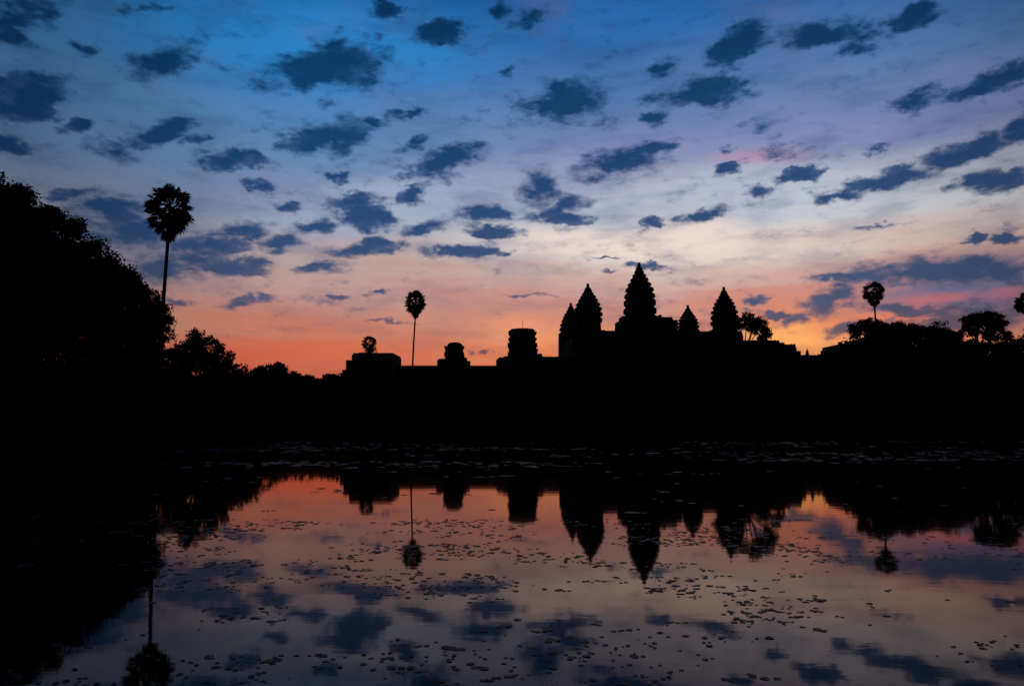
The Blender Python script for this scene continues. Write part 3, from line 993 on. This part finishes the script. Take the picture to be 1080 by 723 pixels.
# ------------------------------------------------------------------ sugar palms
def fan_leaf(vs, fs, origin, d, roll, petiole, rad, nseg=15, fold=0.25):
    """stalk and a pleated fan blade of separate fingers"""
    d = d.normalized()
    side_ = d.cross(Vector((0, 0, 1)))
    if side_.length < .05:
        side_ = Vector((1, 0, 0))
    side_.normalize()
    upv = side_.cross(d).normalized()
    s2 = side_ * math.cos(roll) + upv * math.sin(roll)
    u2 = -side_ * math.sin(roll) + upv * math.cos(roll)
    hub = origin + d * petiole + Vector((0, 0, -.06 * petiole))
    w = .045
    nb = len(vs)
    vs += [origin + s2 * w, origin - s2 * w, hub - s2 * w * .7, hub + s2 * w * .7, origin + u2 * w, origin - u2 * w, hub - u2 * w * .7, hub + u2 * w * .7]
    fs += [(nb, nb + 1, nb + 2, nb + 3), (nb + 4, nb + 5, nb + 6, nb + 7)]
    for i in range(nseg):
        a = -R(128) + R(256) * (i + .5) / nseg
        da = R(256) / nseg * .62
        r = rad * (1 - .22 * abs(a) / R(128)) * random.uniform(.9, 1.06)
        droop = -.18 * r
        f_ = u2 * (fold * r * (.5 if i % 2 else .3))
        p1_ = hub + (d * math.cos(a - da) + s2 * math.sin(a - da)) * r * .62 + f_
        p2_ = hub + (d * math.cos(a + da) + s2 * math.sin(a + da)) * r * .62 + f_ * .6
        tip = hub + (d * math.cos(a) + s2 * math.sin(a)) * r + f_ + Vector((0, 0, droop))
        nb = len(vs)
        vs += [hub, p1_, tip, p2_]
        fs += [(nb, nb + 1, nb + 2, nb + 3)]


def palm(label, Y, top_px, foot_px, crown_c, crown_r, nleaf, trunk_r, skirt=True, seed=1, gaps=1.0):
    """top_px: where the trunk meets the crown; foot_px: a lower point the trunk passes; crown_r in metres"""
    random.seed(seed)
    a = at(*top_px, Y)
    b_ = at(*foot_px, Y)
    gz_ = ground_z(b_.x, Y)
    t = (a.z - gz_) / (a.z - b_.z)
    footx = a.x + (b_.x - a.x) * (1 + (t - 1) * .55)
    root = empty('palm_tree', (footx, Y, gz_ - .1), label, 'palm tree', 'sugar palms standing above the trees')
    m = MB()
    pts, rad = [], []
    for i in range(9):
        q = i / 8
        z = gz_ - .1 + (a.z + .4 - gz_) * q
        x = footx + (a.x - footx) * (q ** .85) + .04 * math.sin(q * 7)
        pts.append((x, Y, z))
        rad.append(trunk_r * (1.5 if i == 0 else 1.12 - .28 * q))
    m.tube(pts, rad, 10)
    m.build('trunk', M_BARK, root, True)
    vs, fs = [], []
    c = at(*crown_c, Y)
    rx, rz = crown_r[0] * 1.2, crown_r[1] * 1.14
    hub0 = Vector((a.x, Y, c.z - rz * .25))
    for i in range(nleaf):
        # evenly spread directions, the fan lies near the crown's outline
        u = 1 - 2 * (i + .5) / nleaf
        ph = i * 2.39996 + random.uniform(-.25, .25)
        el = math.asin(max(-1, min(1, u)))
        if u < -.72:
            continue
        dd = Vector((math.cos(el) * math.cos(ph), math.cos(el) * math.sin(ph), math.sin(el)))
        tgt = Vector((c.x + dd.x * rx, Y + dd.y * rx, c.z + dd.z * rz))
        o_ = hub0 + Vector((0, 0, .35 * rz * (u + .3)))
        v_ = tgt - o_
        L = v_.length
        fr = min(rx, rz) * random.uniform(.40, .50)
        fan_leaf(vs, fs, o_, v_, random.uniform(-1.2, 1.2), max(.3, L - fr), fr, 15)
    if skirt:                                                      # hanging dead leaves that close the crown below
        for i in range(int(nleaf * 1.3)):
            ph = random.uniform(0, 2 * math.pi)
            q = random.random()
            zz_ = c.z - rz * (.02 + 1.12 * q)
            rr = rx * .92 * (1 - q) ** .55 * random.uniform(.4, 1)
            o_ = Vector((a.x, Y, min(zz_ + .9, c.z + .1)))
            tgt = Vector((a.x + (c.x - a.x) * (1 - q) + math.cos(ph) * rr, Y + math.sin(ph) * rr, zz_))
            fan_leaf(vs, fs, o_, tgt - o_, random.uniform(-1.5, 1.5), max(.25, (tgt - o_).length - .45), min(.3 * rx, .75) * random.uniform(.7, 1.1), 11)
    m = MB()
    m.add(vs, fs)
    m.build('crown', M_PALM, root)
    random.seed(seed + 100)
    return root


palm('tallest palm with a big shaggy ball crown above the left trees', 67, (177, 252), (172, 322), (179, 220), (1.98, 2.35), 46, .17, seed=3)
palm('tall thin palm standing over the long gallery roof left of centre', 124, (438, 333), (434.5, 384), (438, 318.5), (1.70, 2.1), 40, .15, seed=11)
palm('small palm with a drooping top behind the gallery corner', 165, (390, 382), (390, 400), (389, 361), (1.6, 1.55), 30, .14, skirt=False, seed=21)
palm('palm with a round crown above the right bank trees', 150, (922, 321), (925, 345), (921, 308), (2.1, 2.3), 40, .2, seed=8)
palm('palm cut by the right edge of the photo', 110, (1086, 332), (1088, 360), (1085, 319), (1.85, 1.75), 38, .17, seed=5)
# ball of dead leaves under the small palm's top
o = [q for q in sc.objects if q.name.startswith('palm_tree') and q.get('label', '').startswith('small palm')][0]
c = at(390.5, 369, 165)
pts = np.array(c) + rng.normal(size=(700, 3)) * np.array([.55, .55, .7])
v, f = leaves(pts, .5, .35, .8)
np_mesh('dead_leaves', v, f, M_PALM, o, o.location)

random.seed(99)
# ------------------------------------------------------------------ lily pads
def pad_mesh(seed, name='lily_pad'):
    r_ = random.Random(seed)
    n = 15
    vs = [(0, 0, 0.004)]
    gap = r_.uniform(.15, .3)
    for i in range(n):
        a = gap + (2 * math.pi - 2 * gap) * i / (n - 1)
        rr = 1 * r_.uniform(.9, 1.05)
        up_ = max(0, r_.gauss(0, .03))
        vs.append((rr * math.cos(a), rr * math.sin(a) * .92, .004 + up_))
    vs2 = []
    for i in range(1, n + 1):
        x, y, z = vs[i]
        vs2.append((x * .55, y * .55, .006))
    base_ = len(vs)
    vs += vs2
    fs = []
    for i in range(n - 1):
        fs.append((0, base_ + i, base_ + i + 1))
        fs.append((base_ + i, 1 + i, 2 + i, base_ + i + 1))
    me = bpy.data.meshes.new(name)
    me.from_pydata(vs, [], fs)
    me.materials.append(M_PAD)
    return me


def pad_density(x, y):
    a = mnoise.noise(Vector((x * .55, y * 1.1, 2.2))) + .5 * mnoise.noise(Vector((x * 1.9, y * 3.4, 8.1)))
    px = 540 + x / y * 800
    if y < 14:
        d = 58.0 * min(max((a + .16) * 2.4, 0), 1) ** 1.3
        if y > 8.2 and 370 < px < 840:
            d *= 1.35
        if y > 12:
            d *= .7
        if px > 860:
            d *= .3
        if px < 160:
            d *= .5
    elif y < 27:
        a2 = mnoise.noise(Vector((x * .3, y * .35, 4.2)))
        d = .1 + 1.6 * min(max((a2 + a * .5 - .1) * 2.0, 0), 1)
        if px > 840:
            d *= .3
    else:
        a3 = mnoise.noise(Vector((x * .10, y * .22, 6.2))) + .5 * mnoise.noise(Vector((x * .5, y * .9, 3.2)))
        d = 5.0 * min(max((a3 + .05) * 3.0, 0), 1)
        if y < 31:
            d *= (y - 27) / 4
    if y > 33:
        d *= .38
    return d


pads = []
for (y0, y1, dmax) in ((5.0, 14, 76), (14, 27, 1.8), (27, 56.8, 6.0)):
    xw = lambda y: .76 * y + 1.5
    area = (y1 - y0) * 2 * xw(y1)
    for _ in range(int(area * dmax)):
        y = random.uniform(y0, y1)
        x = random.uniform(-xw(y1), xw(y1))
        if abs(x) > xw(y):
            continue
        if random.random() * dmax < pad_density(x, y):
            base_r = (.0115 + .0014 * y) if y < 14 else (.085 if y < 27 else .13)
            r_ = base_r * math.exp(random.gauss(0, .33))
            r_ = min(r_, base_r * 1.9)
            # short drifts: leaves lie against one another
            pads.append((x, y, r_))
            while random.random() < .36:
                x += random.uniform(-2.2, 2.2) * r_
                y += random.uniform(-1.4, 1.4) * r_
                pads.append((x, y, r_ * random.uniform(.6, 1.1)))
pads = [p for p in pads if 4.6 < p[1] < 57]
vis = [p for p in pads if abs(p[0]) < .69 * p[1] and p[1] > 5.4]
vis.sort(key=lambda p: -(p[2] ** 2) / p[1] ** 3)
big = vis[:300]
bigset = set(id(p) for p in big)
rest = [p for p in pads if id(p) not in bigset]
meshes = [pad_mesh(s) for s in range(8)]
first = None
for i, (x, y, r_) in enumerate(big):
    if first is None:
        o = bpy.data.objects.new('lily_pad', meshes[0])
        first = o
    else:
        o = first.copy()
        o.data = meshes[i % 8]
    o.location = (x, y, .002 + .0006 * (i % 7))
    o.rotation_euler = (R(random.gauss(0, 1.2)), R(random.gauss(0, 1.2)), random.uniform(0, 6.28))
    o.scale = (r_, r_, r_)
    sc.collection.objects.link(o)
    tag(o, 'small dark flat lily pad floating on the near water of the pond', 'lily pad', 'lily pads floating near the viewer')
protos = []
for me in meshes:
    co = np.array([v.co[:] for v in me.vertices])
    tri = []
    for p_ in me.polygons:
        vv = list(p_.vertices)
        tri.append(vv[:3])
        if len(vv) == 4:
            tri.append([vv[0], vv[2], vv[3]])
    protos.append((co, np.array(tri)))
Vs, Fs, nb = [], [], 0
for i, (x, y, r_) in enumerate(rest):
    co, tri = protos[i % 8]
    a = random.uniform(0, 6.28)
    c, s_ = math.cos(a), math.sin(a)
    tx, ty = random.gauss(0, .025), random.gauss(0, .025)
    q = co * r_
    X_ = q[:, 0] * c - q[:, 1] * s_
    Y_ = q[:, 0] * s_ + q[:, 1] * c
    Z_ = q[:, 2] + X_ * tx + Y_ * ty + .003
    Vs.append(np.stack([X_ + x, Y_ + y, Z_], 1))
    Fs.append(tri + nb)
    nb += len(co)
ps = np_mesh('lily_pads', np.concatenate(Vs), np.concatenate(Fs), M_PAD)
tag(ps, 'countless farther lily pads drifting across the pond', 'lily pads', kind='stuff')
print('pads', len(pads), 'vis', len(vis))
